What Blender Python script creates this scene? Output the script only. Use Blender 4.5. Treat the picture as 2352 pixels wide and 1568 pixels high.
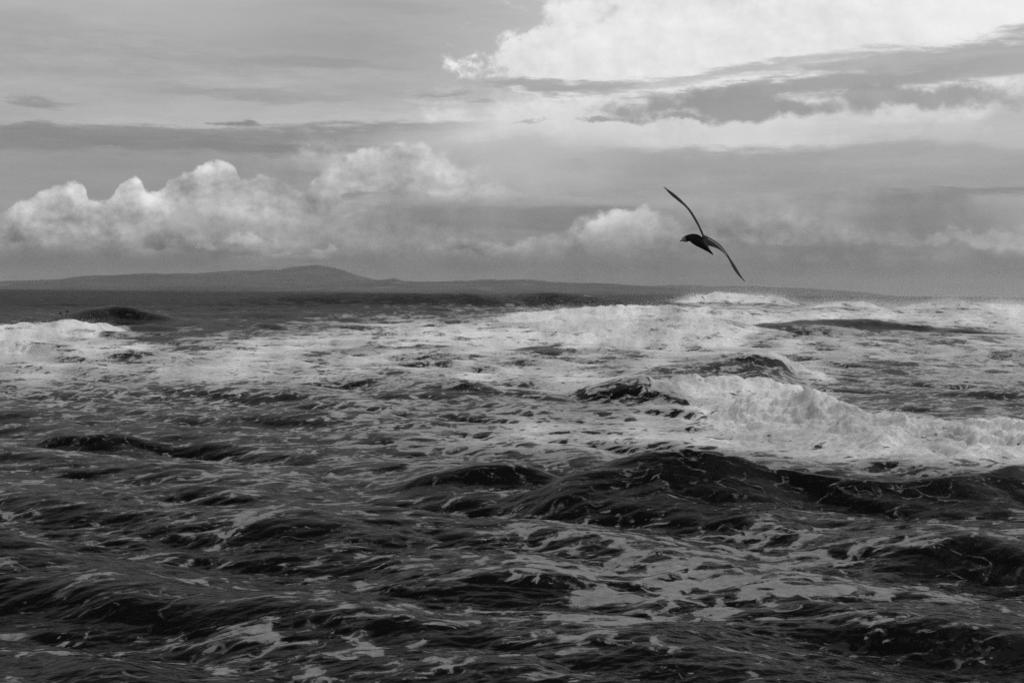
import bpy, bmesh, math, os
import numpy as np
from mathutils import Vector, Matrix

scene = bpy.context.scene
for o in list(bpy.data.objects):
    bpy.data.objects.remove(o)

# ------------------------------------------------------------------ camera
CAM_H = 6.2
FPX = 50.0 / 36.0 * 2352.0            # focal length in units of the 2352 px wide photograph
PITCH = math.atan2(784 - 671, FPX)    # camera tilted down by this much
ROLL = math.radians(0.50)             # horizon drops to the right
cam_d = bpy.data.cameras.new("camera")
cam_d.lens = 50.0
cam_d.sensor_width = 36.0
cam_d.clip_start = 0.1
cam_d.clip_end = 60000.0
cam = bpy.data.objects.new("camera", cam_d)
scene.collection.objects.link(cam)
CAM_M = (Matrix.Rotation(math.pi / 2 - PITCH, 4, 'X') @ Matrix.Rotation(ROLL, 4, 'Z'))
cam.matrix_world = Matrix.Translation((0, 0, CAM_H)) @ CAM_M
scene.camera = cam
CAM_R = np.array(CAM_M.to_3x3())


def ray(x, y):
    """photo pixel (2352 x 1568) -> unit direction in the world"""
    v = CAM_R @ np.array([(x - 1176.0) / FPX, (784.0 - y) / FPX, -1.0])
    return v / np.linalg.norm(v)


def on_plane(x, y, z=0.0):
    d = ray(x, y)
    t = (z - CAM_H) / min(d[2], -1e-5)
    return np.array([d[0] * t, d[1] * t, z])


def at_dist(x, y, dist):
    d = ray(x, y)
    t = dist / d[1]
    return np.array([d[0] * t, d[1] * t, CAM_H + d[2] * t])


# ------------------------------------------------------------------ view
scene.view_settings.view_transform = 'Standard'
scene.view_settings.look = 'None'
scene.view_settings.gamma = 1.0
scene.view_settings.exposure = 0.0
scene.cycles.max_bounces = 6
scene.cycles.diffuse_bounces = 2
scene.cycles.glossy_bounces = 2
scene.cycles.volume_bounces = 0
scene.cycles.use_denoising = False
scene.cycles.sample_clamp_direct = 4.0
scene.cycles.sample_clamp_indirect = 2.0

# ------------------------------------------------------------------ sun
SUN_AZ, SUN_EL = math.radians(62.0), math.radians(50.0)
SUN_DIR = np.array([math.sin(SUN_AZ) * math.cos(SUN_EL), math.cos(SUN_AZ) * math.cos(SUN_EL), math.sin(SUN_EL)])
sun_d = bpy.data.lights.new("sun", 'SUN')
sun_d.energy = 1.3
sun_d.angle = math.radians(50.0)      # veiled by cloud
sun_d.color = (1.0, 1.0, 1.0)         # black-and-white photograph
sun = bpy.data.objects.new("sun", sun_d)
scene.collection.objects.link(sun)
sun.rotation_euler = Vector(SUN_DIR).to_track_quat('Z', 'Y').to_euler()
sun.location = (0, 0, 60)

# ------------------------------------------------------------------ node helper
class NT:
    def __init__(self, tree):
        self.t = tree
        self.n = tree.nodes
        self.l = tree.links

    def put(self, sock, v):
        if isinstance(v, bpy.types.NodeSocket):
            self.l.new(v, sock)
        else:
            sock.default_value = v

    def m(self, op, a, b=None, c=None, clamp=False):
        k = self.n.new('ShaderNodeMath')
        k.operation = op
        k.use_clamp = clamp
        for i, v in enumerate((a, b, c)):
            if v is not None:
                self.put(k.inputs[i], v)
        return k.outputs[0]

    def add(self, a, b): return self.m('ADD', a, b)
    def sub(self, a, b): return self.m('SUBTRACT', a, b)
    def mul(self, a, b): return self.m('MULTIPLY', a, b)
    def mad(self, a, b, c): return self.m('MULTIPLY_ADD', a, b, c)

    def v(self, op, a, b=None, c=None):
        k = self.n.new('ShaderNodeVectorMath')
        k.operation = op
        for i, x in enumerate((a, b, c)):
            if x is not None:
                self.put(k.inputs[i], x)
        return k.outputs['Value'] if op in ('LENGTH', 'DOT_PRODUCT', 'DISTANCE') else k.outputs[0]

    def xyz(self, x, y, z):
        k = self.n.new('ShaderNodeCombineXYZ')
        for i, s in enumerate((x, y, z)):
            self.put(k.inputs[i], s)
        return k.outputs[0]

    def rng(self, x, a, b, c=0.0, d=1.0, kind='SMOOTHSTEP'):
        k = self.n.new('ShaderNodeMapRange')
        k.interpolation_type = kind
        for i, s in enumerate((x, a, b, c, d)):
            self.put(k.inputs[i], s)
        return k.outputs[0]

    def noise(self, vec, scale=1.0, detail=4.0, rough=0.5, lac=2.0, dist=0.0):
        k = self.n.new('ShaderNodeTexNoise')
        k.noise_dimensions = '3D'
        self.put(k.inputs['Vector'], vec)
        k.inputs['Scale'].default_value = scale
        k.inputs['Detail'].default_value = detail
        k.inputs['Roughness'].default_value = rough
        k.inputs['Lacunarity'].default_value = lac
        k.inputs['Distortion'].default_value = dist
        return k.outputs['Fac']

    def mix(self, a, b, f):
        k = self.n.new('ShaderNodeMix')
        k.data_type = 'FLOAT'
        k.clamp_factor = True
        self.put(k.inputs[0], f)
        self.put(k.inputs[2], a)
        self.put(k.inputs[3], b)
        return k.outputs[0]

    def curve(self, x, pts, lo, hi):
        """float curve through pts (x, y), both axes linear between lo and hi / 0 and 1"""
        k = self.n.new('ShaderNodeFloatCurve')
        cv = k.mapping.curves[0]
        ps = [((px - lo) / (hi - lo), py) for px, py in pts]
        cv.points[0].location = ps[0]
        cv.points[1].location = ps[-1]
        for p in ps[1:-1]:
            cv.points.new(*p)
        k.mapping.update()
        self.put(k.inputs[1], self.rng(x, lo, hi, 0.0, 1.0, 'LINEAR'))
        return k.outputs[0]


# ------------------------------------------------------------------ world: veiled sky with cloud layers
world = bpy.data.worlds.new("World")
scene.world = world
world.use_nodes = True
world.node_tree.nodes.clear()
W = NT(world.node_tree)
KS = FPX / 100.0                       # sky angle unit: 100 photo pixels


def S(x, y):
    d = ray(x, y)
    return (KS * math.atan2(d[0], d[1]), KS * math.asin(d[2]))


tc = W.n.new('ShaderNodeTexCoord')
D = W.v('NORMALIZE', tc.outputs['Generated'])
sp = W.n.new('ShaderNodeSeparateXYZ')
W.l.new(D, sp.inputs[0])
AZ = W.m('MULTIPLY', W.m('ARCTAN2', sp.outputs[0], sp.outputs[1]), KS)
EL = W.m('MULTIPLY', W.m('ARCSINE', sp.outputs[2]), KS)
UV = W.xyz(AZ, EL, 0.0)

n_big = W.sub(W.noise(W.v('MULTIPLY', D, (3.2, 3.2, 15.0)), 1.0, 3, 0.55, 2.1), 0.5)


def cnoise(scale, detail, rough, shift=(0, 0, 0)):
    k = W.n.new('ShaderNodeTexNoise')
    W.put(k.inputs['Vector'], W.v('MULTIPLY', W.v('ADD', D, shift) if any(shift) else D, scale))
    k.inputs['Scale'].default_value = 1.0
    k.inputs['Detail'].default_value = detail
    k.inputs['Roughness'].default_value = rough
    k.inputs['Lacunarity'].default_value = 2.1
    c = W.v('MULTIPLY', W.v('SUBTRACT', k.outputs['Color'], (.5, .5, .5)), (3.0, 3.0, 3.0))
    return W.mul(W.sub(k.outputs['Fac'], .5), 3.0), c


w_str, c_str = cnoise((9.0, 9.0, 55.0), 6, .68)      # wind-drawn streaks
w_bil, c_bil = cnoise((19.0, 19.0, 25.0), 6, .62)    # billows
w_bi2, _ = cnoise((19.0, 19.0, 25.0), 4, .56, (0.010, 0.0, 0.012))
relief = W.mul(W.sub(w_bil, w_bi2), .34)             # billow relief towards the sun side
w_puf, _ = cnoise((60.0, 60.0, 72.0), 4, .55)
w_pu2, _ = cnoise((60.0, 60.0, 72.0), 2, .55, (0.0035, 0.0, 0.004))
relief = W.mad(W.sub(w_puf, w_pu2), .10, relief)
UVS = W.v('ADD', UV, W.v('MULTIPLY', c_str, (1.5, .30, 0.0)))
UVB = W.v('ADD', UV, W.v('MULTIPLY', c_bil, (.75, .42, 0.0)))


def ell(x, y, rx, ry, soft=0.35, ws=0.0, wb=0.0, wp=0.0, tilt=0.0):
    """soft cloud-shaped mask round the sky point seen at photo pixel x, y (radii in photo pixels)"""
    u, v = S(x, y)
    p = W.v('SUBTRACT', UVB if (wb > ws) else (UVS if ws else UV), (u, v, 0.0))
    if tilt:
        k = W.n.new('ShaderNodeVectorRotate')
        k.rotation_type = 'Z_AXIS'
        W.put(k.inputs['Vector'], p)
        k.inputs['Angle'].default_value = -math.radians(tilt)
        p = k.outputs[0]
    d = W.v('LENGTH', W.v('MULTIPLY', p, (100.0 / rx, 100.0 / ry, 0.0)))
    for amt, w in ((ws, w_str), (wb, w_bil), (wp, w_puf)):
        if amt:
            d = W.mad(w, -amt * 1.5, d)
    return W.rng(d, 1.0 + soft, 1.0 - soft)


def lay(v, tone, mask, amount=1.0):
    return W.mix(v, tone, W.mul(mask, amount) if amount != 1.0 else mask)


# tones are display greys; converted to light at the end
elc = W.m('MAXIMUM', EL, 0.0)
v = W.curve(elc, [(0, .40), (.35, .42), (.8, .47), (1.6, .56), (2.6, .63), (3.6, .67), (5.2, .68), (7.0, .70), (12, .70)], 0.0, 12.0)
glow = W.m('POWER', W.m('MAXIMUM', W.v('DOT_PRODUCT', D, tuple(SUN_DIR)), 0.0), 3.0)
v = W.mad(glow, 0.14, v)
v = W.mad(n_big, 0.22, v)
v = W.mad(w_str, 0.085, W.mad(w_bil, .022, v))
# -- upper left deck
v = lay(v, W.mad(w_str, .09, W.mad(w_bil, .03, .655)), ell(420, 140, 760, 95, .6, .35, .15), .75)
v = lay(v, W.mad(w_str, .05, .62), ell(980, 75, 420, 75, .5, .3, .15), .85)
v = lay(v, .54, ell(560, 215, 210, 13, .6, .6, .2), .55)
v = lay(v, .54, ell(700, 145, 190, 12, .6, .6, .2), .4)
v = lay(v, .71, ell(450, 262, 640, 42, .8, .3), .6)
v = lay(v, .70, ell(250, 30, 500, 26, .8, .4), .5)
# -- bright towering cloud filling the upper right, crisp edge on its left
big = W.m('MAXIMUM', ell(1830, 30, 590, 330, .12, 0, .22, .10), ell(1330, 150, 250, 75, .14, 0, .30, .16))
big = W.m('MAXIMUM', big, ell(1270, 270, 240, 70, .40, .1, .25, .1))
v = lay(v, W.mad(relief, 0.40, W.mad(w_bil, 0.02, W.mad(n_big, .10, .885))), big, .95)
v = lay(v, .945, ell(1560, 110, 460, 120, .8), .5)
v = lay(v, .97, ell(2330, 20, 360, 120, .8), .7)
v = lay(v, .83, ell(1650, 300, 800, 60, .8, .3), .7)
# -- left dark bank
v = lay(v, W.mad(w_str, .045, .50), ell(330, 330, 640, 30, .35, .45, .12, 0, 1.5), .85)
v = lay(v, .48, ell(760, 303, 290, 16, .5, .5, .12, 0, 2.5), .8)
v = lay(v, .49, ell(565, 279, 42, 8, .5, .6, .25), .8)
v = lay(v, .50, ell(70, 288, 55, 10, .5, .6, .25), .7)
v = lay(v, .52, ell(60, 236, 70, 14, .5, .6, .25), .6)
v = lay(v, W.mad(w_str, .03, .575), ell(250, 415, 560, 55, .5, .3, .1), .8)
# -- right streak banks
v = lay(v, W.mad(w_str, .06, .61), ell(2260, 118, 460, 26, .5, .5, .1, 0, 8), .75)
v = lay(v, W.mad(w_str, .06, .62), ell(2180, 165, 520, 18, .7, .8, .1, 0, 5), .75)
v = lay(v, W.mad(w_str, .06, .63), ell(1950, 190, 420, 15, .7, .8, .1, 0, 4), .75)
v = lay(v, W.mad(w_str, .05, .66), ell(1700, 165, 280, 12, .7, .8, .1, 0, 6), .7)
v = lay(v, W.mad(w_bil, .05, .59), ell(1710, 248, 270, 25, .5, 0, .38, .35, -1), .92)
v = lay(v, W.mad(w_bil, .04, .59), ell(2110, 222, 230, 20, .55, 0, .40, .35, -4), .85)
v = lay(v, .58, ell(1560, 272, 80, 10, .45, 0, .35, .35), .85)
v = lay(v, .61, ell(1385, 271, 50, 8, .5, 0, .35, .35), .85)
v = lay(v, .66, ell(1215, 275, 38, 6, .5, 0, .3, .35), .85)
v = lay(v, .66, ell(1095, 243, 34, 4, .5, .4, 0), .8)
v = lay(v, W.mad(w_str, .05, .63), ell(1240, 198, 190, 15, .5, .6, .1, .15), .9)
v = lay(v, .62, ell(975, 222, 62, 8, .5, .5, 0), .8)
v = lay(v, .82, ell(1560, 318, 760, 24, .8, .4), .6)
# -- broad grey banks, middle right
v = lay(v, W.mad(w_str, .045, W.mad(n_big, .1, .62)), ell(1830, 400, 560, 62, .28, .35, .22), .85)
v = lay(v, .57, ell(1290, 385, 62, 15, .4, .3, .5, .2), .8)
v = lay(v, W.mad(w_str, .05, .63), ell(2250, 400, 420, 55, .5, .35, .1), .8)
v = lay(v, .50, ell(2190, 443, 260, 13, .5, .5, .1), .7)
v = lay(v, .68, ell(1180, 360, 190, 40, .7, .2, .3), .6)
v = lay(v, .68, ell(1700, 468, 520, 20, .7, .4), .6)
v = lay(v, .70, ell(2250, 300, 260, 40, .8, .3), .5)
v = lay(v, W.mad(w_bil, .03, .73), ell(1130, 375, 240, 65, .7, 0, .3), .75)
# -- the long cumulus bank on the left: heaped top line, body sinking into shade
top_pts = [(-200, 485), (20, 470), (100, 440), (140, 424), (185, 428), (215, 462), (250, 458), (285, 420), (318, 412), (340, 440), (395, 400),
           (450, 388), (500, 366), (540, 378), (556, 408), (620, 400), (668, 408), (700, 432), (722, 396), (770, 384),
           (805, 350), (850, 334), (930, 330), (1000, 345), (1100, 400), (1250, 470), (1400, 560), (1600, 640)]
tp = [S(*p) for p in top_pts]
H = W.mul(W.curve(AZ, [(a, b / 5.0) for a, b in tp], tp[0][0], tp[-1][0]), 5.0)
H = W.mad(w_bil, .20, W.mad(w_puf, .17, H))
depth = W.sub(H, EL)
inb = W.mul(W.rng(depth, -.03, .07), W.mul(W.rng(AZ, tp[0][0], tp[0][0] + 1.0), W.rng(AZ, S(1300, 0)[0], S(900, 0)[0])))
tone = W.curve(depth, [(0, .73), (.15, .745), (.5, .70), (.9, .66), (1.5, .60), (2.2, .51), (3, .45)], 0.0, 3.0)
tone = W.mad(relief, 0.80, W.mad(w_bil, .08, W.mad(w_puf, .05, tone)))
v = lay(v, tone, inb, W.rng(EL, .62, .95) if False else 1.0)
v = lay(v, W.mad(relief, .6, .74), ell(920, 395, 190, 60, .5, 0, .3, .15), .8)
v = lay(v, W.mad(relief, .6, .66), ell(780, 465, 280, 60, .7, 0, .3, .1), .7)
v = lay(v, .50, ell(840, 451, 45, 6, .5, .5, .2), .8)
v = lay(v, W.mad(w_bil, .06, .49), ell(1170, 500, 250, 32, .4, .35, .2), .8)
v = lay(v, W.mad(w_bil, .09, .53), ell(850, 545, 400, 42, .6, .2, .35), .6)
v = lay(v, W.mad(w_bil, .09, .55), ell(1010, 490, 330, 22, .6, .4, .3), .5)
v = lay(v, .60, ell(1000, 462, 260, 16, .7, .5, .2), .5)
# -- second heaped bank from the middle to the right
t2 = [S(*p) for p in [(850, 600), (980, 565), (1060, 548), (1150, 556), (1230, 540), (1300, 524), (1335, 494), (1400, 482), (1470, 486), (1525, 505), (1600, 522), (1700, 512), (1790, 500), (1880, 492),
                      (1980, 512), (2060, 540), (2150, 548), (2230, 528), (2290, 518), (2360, 520), (2500, 530)]]
H2 = W.mul(W.curve(AZ, [(a, b / 5.0) for a, b in t2], t2[0][0], t2[-1][0]), 5.0)
dp2 = W.sub(W.mad(w_bil, .16, W.mad(w_puf, .15, H2)), EL)
in2 = W.mul(W.rng(dp2, -.05, .12), W.mul(W.rng(AZ, t2[0][0], t2[0][0] + 1.5), W.rng(AZ, t2[-1][0], t2[-1][0] - 1.0)))
tn2 = W.curve(dp2, [(0, .65), (.2, .66), (.5, .60), (.9, .53), (1.4, .47), (2, .44)], 0.0, 2.0)
v = lay(v, W.mad(relief, .7, W.mad(w_bil, .06, tn2)), in2, .72)
# -- cumulus right of the middle
c2 = ell(1435, 545, 130, 52, .2, 0, .28, .24)
v = lay(v, W.mad(relief, .6, W.rng(EL, .8, 1.7, .52, .80)), c2, .9)
v = lay(v, W.mad(relief, .6, .60), ell(1620, 550, 190, 55, .6, 0, .4, .2), .7)
v = lay(v, W.mad(relief, .5, .54), ell(1960, 500, 260, 60, .5, .2, .5, .1), .6)
v = lay(v, .47, ell(2130, 505, 150, 45, .5, .25, .4), .5)
v = lay(v, .44, ell(1850, 572, 300, 14, .6, .4, .2), .6)
v = lay(v, W.mad(relief, .5, .58), ell(2090, 552, 34, 16, .35, 0, .5, .4), .8)
v = lay(v, W.mad(relief, .5, .64), ell(2290, 540, 95, 20, .35, 0, .6, .4), .8)
# -- low grey base and the bright little puffs standing on it
low = W.rng(W.mad(w_str, -.10, W.mad(n_big, .25, EL)), 1.15, .60)
v = lay(v, W.mad(w_str, .035, W.curve(elc, [(0, .44), (.3, .43), (.6, .43), (1.1, .45)], 0, 1.1)), low, .8)
v = lay(v, .37, W.mul(low, W.rng(AZ, S(700, 0)[0], S(-100, 0)[0])), .45)
for (x, y, rx, ry, t) in ((450, 566, 46, 20, .60), (600, 566, 52, 20, .66), (545, 578, 45, 10, .52), (772, 580, 26, 11, .62),
                          (480, 577, 26, 9, .62), (360, 560, 30, 14, .52), (690, 592, 70, 8, .55), (1090, 565, 70, 22, .53)):
    v = lay(v, W.mad(relief, .6, W.mad(W.rng(EL, S(x, y + ry)[1], S(x, y - ry)[1], -.1, .03), 1.0, t)),
            ell(x, y, rx, ry, .35, 0, .45, .4), .85)
v = lay(v, .50, ell(690, 607, 120, 9, .7, .4, .1), .5)
# -- pale spray-laden air low on the right
v = lay(v, .52, ell(2330, 660, 420, 45, .9, .15), .55)
# clear-sky light through the veil
nish = W.n.new('ShaderNodeTexSky')
nish.sky_type = 'NISHITA'
nish.sun_disc = False
nish.sun_elevation = SUN_EL
nish.sun_rotation = SUN_AZ
bw = W.n.new('ShaderNodeRGBToBW')
W.l.new(nish.outputs[0], bw.inputs[0])
lin = W.m('POWER', W.m('MAXIMUM', v, 0.02), 2.2)
SKY_STRENGTH = 0.10
veil = W.mix(W.mul(lin, 1.0 / SKY_STRENGTH), bw.outputs[0], 0.04)
bg = W.n.new('ShaderNodeBackground')
bg.inputs['Strength'].default_value = SKY_STRENGTH
W.l.new(veil, bg.inputs['Color'])
wo = W.n.new('ShaderNodeOutputWorld')
W.l.new(bg.outputs[0], wo.inputs[0])
world.cycles.sampling_method = 'MANUAL'
world.cycles.sample_map_resolution = 512

# ================================================================== numeric helpers
RNG = np.random.default_rng(7)
_GR = RNG.uniform(0, 2 * math.pi, (256, 256))
_GX, _GY = np.cos(_GR).astype(np.float32), np.sin(_GR).astype(np.float32)


def perlin(x, y):
    xi, yi = np.floor(x).astype(np.int64), np.floor(y).astype(np.int64)
    fx, fy = (x - xi).astype(np.float32), (y - yi).astype(np.float32)
    ux, uy = fx * fx * fx * (fx * (fx * 6 - 15) + 10), fy * fy * fy * (fy * (fy * 6 - 15) + 10)

    def g(ix, iy, dx, dy):
        a, b = ix & 255, iy & 255
        return _GX[a, b] * dx + _GY[a, b] * dy
    n0 = g(xi, yi, fx, fy) * (1 - ux) + g(xi + 1, yi, fx - 1, fy) * ux
    n1 = g(xi, yi + 1, fx, fy - 1) * (1 - ux) + g(xi + 1, yi + 1, fx - 1, fy - 1) * ux
    return (n0 * (1 - uy) + n1 * uy) * 1.4


def fbm(x, y, octv=4, gain=.5, off=0.0):
    s, a = 0, 1.0
    for k in range(octv):
        s = s + a * perlin(x * 2.03 ** k + 17.3 * k + off, y * 2.03 ** k - 9.1 * k + off)
        a *= gain
    return s


def billow(x, y, octv=4, gain=.55, off=0.0):
    s, a = 0, 1.0
    for k in range(octv):
        s = s + a * np.abs(perlin(x * 2.1 ** k + 31.7 * k + off, y * 2.1 ** k + 5.3 * k - off))
        a *= gain
    return s


def ocean(N, L, seed, lam_lo, lam_hi, rms, wdir, spread=2.0, slope=4.0):
    """one periodic tile of wind sea: height and choppy sideways shift"""
    r = np.random.default_rng(seed)
    k1 = np.fft.fftfreq(N, d=L / N) * 2 * math.pi
    kx, ky = np.meshgrid(k1, k1, indexing='ij')
    k = np.hypot(kx, ky)
    k[0, 0] = 1
    co = (kx * math.cos(wdir) + ky * math.sin(wdir)) / k
    A = k ** (-slope / 2) * np.exp(-0.5 * (2 * math.pi / (lam_hi * k)) ** 2) * np.exp(-(k * lam_lo / (2 * math.pi)) ** 2)
    A = A * (0.10 + np.abs(co) ** spread)
    A[0, 0] = 0
    Hk = A * (r.normal(size=(N, N)) + 1j * r.normal(size=(N, N)))
    h = np.fft.ifft2(Hk).real
    s = rms / h.std()
    dx = np.fft.ifft2(-1j * kx / k * Hk).real
    dy = np.fft.ifft2(-1j * ky / k * Hk).real
    return L, (h * s).astype(np.float32), (dx * s).astype(np.float32), (dy * s).astype(np.float32)


def sample(tile, x, y):
    L, *F = tile
    N = F[0].shape[0]
    u, w = x / L * N, y / L * N
    i, j = np.floor(u).astype(np.int64), np.floor(w).astype(np.int64)
    fu, fw = (u - i).astype(np.float32), (w - j).astype(np.float32)
    i0, j0, i1, j1 = i % N, j % N, (i + 1) % N, (j + 1) % N
    return [(f[i0, j0] * (1 - fu) + f[i1, j0] * fu) * (1 - fw) + (f[i0, j1] * (1 - fu) + f[i1, j1] * fu) * fw for f in F]


def sstep(x, a, b):
    t = np.clip((x - a) / (b - a), 0, 1)
    return t * t * (3 - 2 * t)


def to_photo(X, Y, Z):
    v = np.stack([X, Y, Z - CAM_H], -1) @ CAM_R          # world -> camera axes
    return 1176 + FPX * v[..., 0] / -v[..., 2], 784 - FPX * v[..., 1] / -v[..., 2]


def mesh_object(name, verts, faces, mat=None, smooth=True):
    verts = np.asarray(verts, dtype=np.float32)
    faces = np.asarray(faces, dtype=np.int32)
    me = bpy.data.meshes.new(name)
    me.vertices.add(len(verts))
    me.vertices.foreach_set('co', verts.ravel())
    n = faces.shape[1]
    me.loops.add(faces.size)
    me.loops.foreach_set('vertex_index', faces.ravel())
    me.polygons.add(len(faces))
    me.polygons.foreach_set('loop_start', np.arange(0, faces.size, n, dtype=np.int32))
    me.update(calc_edges=True)
    me.polygons.foreach_set('use_smooth', np.full(len(faces), smooth, dtype=bool))
    me.validate()
    if mat:
        me.materials.append(mat)
    o = bpy.data.objects.new(name, me)
    scene.collection.objects.link(o)
    return o


def attr(o, name, data):
    a = o.data.attributes.new(name, 'FLOAT', 'POINT')
    a.data.foreach_set('value', np.asarray(data, dtype=np.float32).ravel())


def material(name):
    m = bpy.data.materials.new(name)
    m.use_nodes = True
    m.node_tree.nodes.clear()
    T = NT(m.node_tree)
    out = T.n.new('ShaderNodeOutputMaterial')
    return m, T, out


def principled(T, col, rough, **kw):
    b = T.n.new('ShaderNodeBsdfPrincipled')
    T.put(b.inputs['Base Color'], (col, col, col, 1) if not isinstance(col, bpy.types.NodeSocket) else col)
    T.put(b.inputs['Roughness'], rough)
    for k, val in kw.items():
        T.put(b.inputs[k.replace('_', ' ')], val)
    return b


# ================================================================== sea surface
# sheet of water from just in front of the camera to beyond the far shore, finest where it is nearest
rows = [7.0]
while rows[-1] < 17000:
    r = rows[-1]
    if r < 17: d = 0.22
    else: d = min(max(0.55 * r * r / 8500.0, 0.02), (0.0065 if r < 800 else 0.0075 if r < 1500 else 0.02) * r)
    rows.append(r + d)
rows = np.array(rows)
fine = np.radians(np.linspace(-22.5, 22.5, 860))
wing = np.radians(22.5 + 50 * np.linspace(0, 1, 46)[1:] ** 1.6)
ang = np.concatenate([-wing[::-1], fine, wing])
NR, NA = len(rows), len(ang)
R2, A2 = np.meshgrid(rows, ang, indexing='ij')
X0, Y0 = R2 * np.sin(A2), R2 * np.cos(A2)
GX_, GY_ = to_photo(X0, Y0, 0 * X0)                     # where the calm surface appears in the photograph
inview = np.abs(A2) < 0.42

# ---- wind sea
swell = ocean(256, 420.0, 3, 12.0, 75.0, 0.30, math.radians(-97), 4)
chop = ocean(512, 74.0, 5, 0.8, 14.0, 0.205, math.radians(-106), 5.5, 4.3)
mid = ocean(512, 310.0, 15, 2.0, 20.0, 0.20, math.radians(-86), 7.0, 4.2)
rip = ocean(512, 15.7, 9, 0.12, 2.2, 0.024, math.radians(-78), 3.0, 3.4)
c30, s30 = math.cos(.30), math.sin(.30)
hs, sx, sy = sample(swell, X0, Y0)
hc, cx, cy = sample(chop, X0 * c30 - Y0 * s30, X0 * s30 + Y0 * c30)
cx, cy = cx * c30 + cy * s30, -cx * s30 + cy * c30
hr, rx_, ry_ = sample(rip, X0, Y0)
hm, mx_, my_ = sample(mid, X0, Y0)
fm_ = sstep(R2, 45, 130) * (1 - .5 * sstep(R2, 500, 1200))
fr = 1 / (1 + (R2 / 90.0) ** 2)
fc = np.where(R2 < 120, 1.0, np.maximum(0.25, (120 / R2) ** .5))
fs = sstep(R2, 20, 140) * (1 - .6 * sstep(R2, 500, 1500))
patch = np.clip(1 + .7 * fbm(X0 / 14, Y0 / 20, 2), .35, 1.7)
Z = hs * fs + hm * fm_ + hc * fc * 1.0 + hr * fr * patch
DX = sx * fs * .8 + mx_ * fm_ + cx * fc * 1.22 + rx_ * fr * patch * 1.1
DY = sy * fs * .8 + my_ * fm_ + cy * fc * 1.22 + ry_ * fr * patch * 1.1

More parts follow.
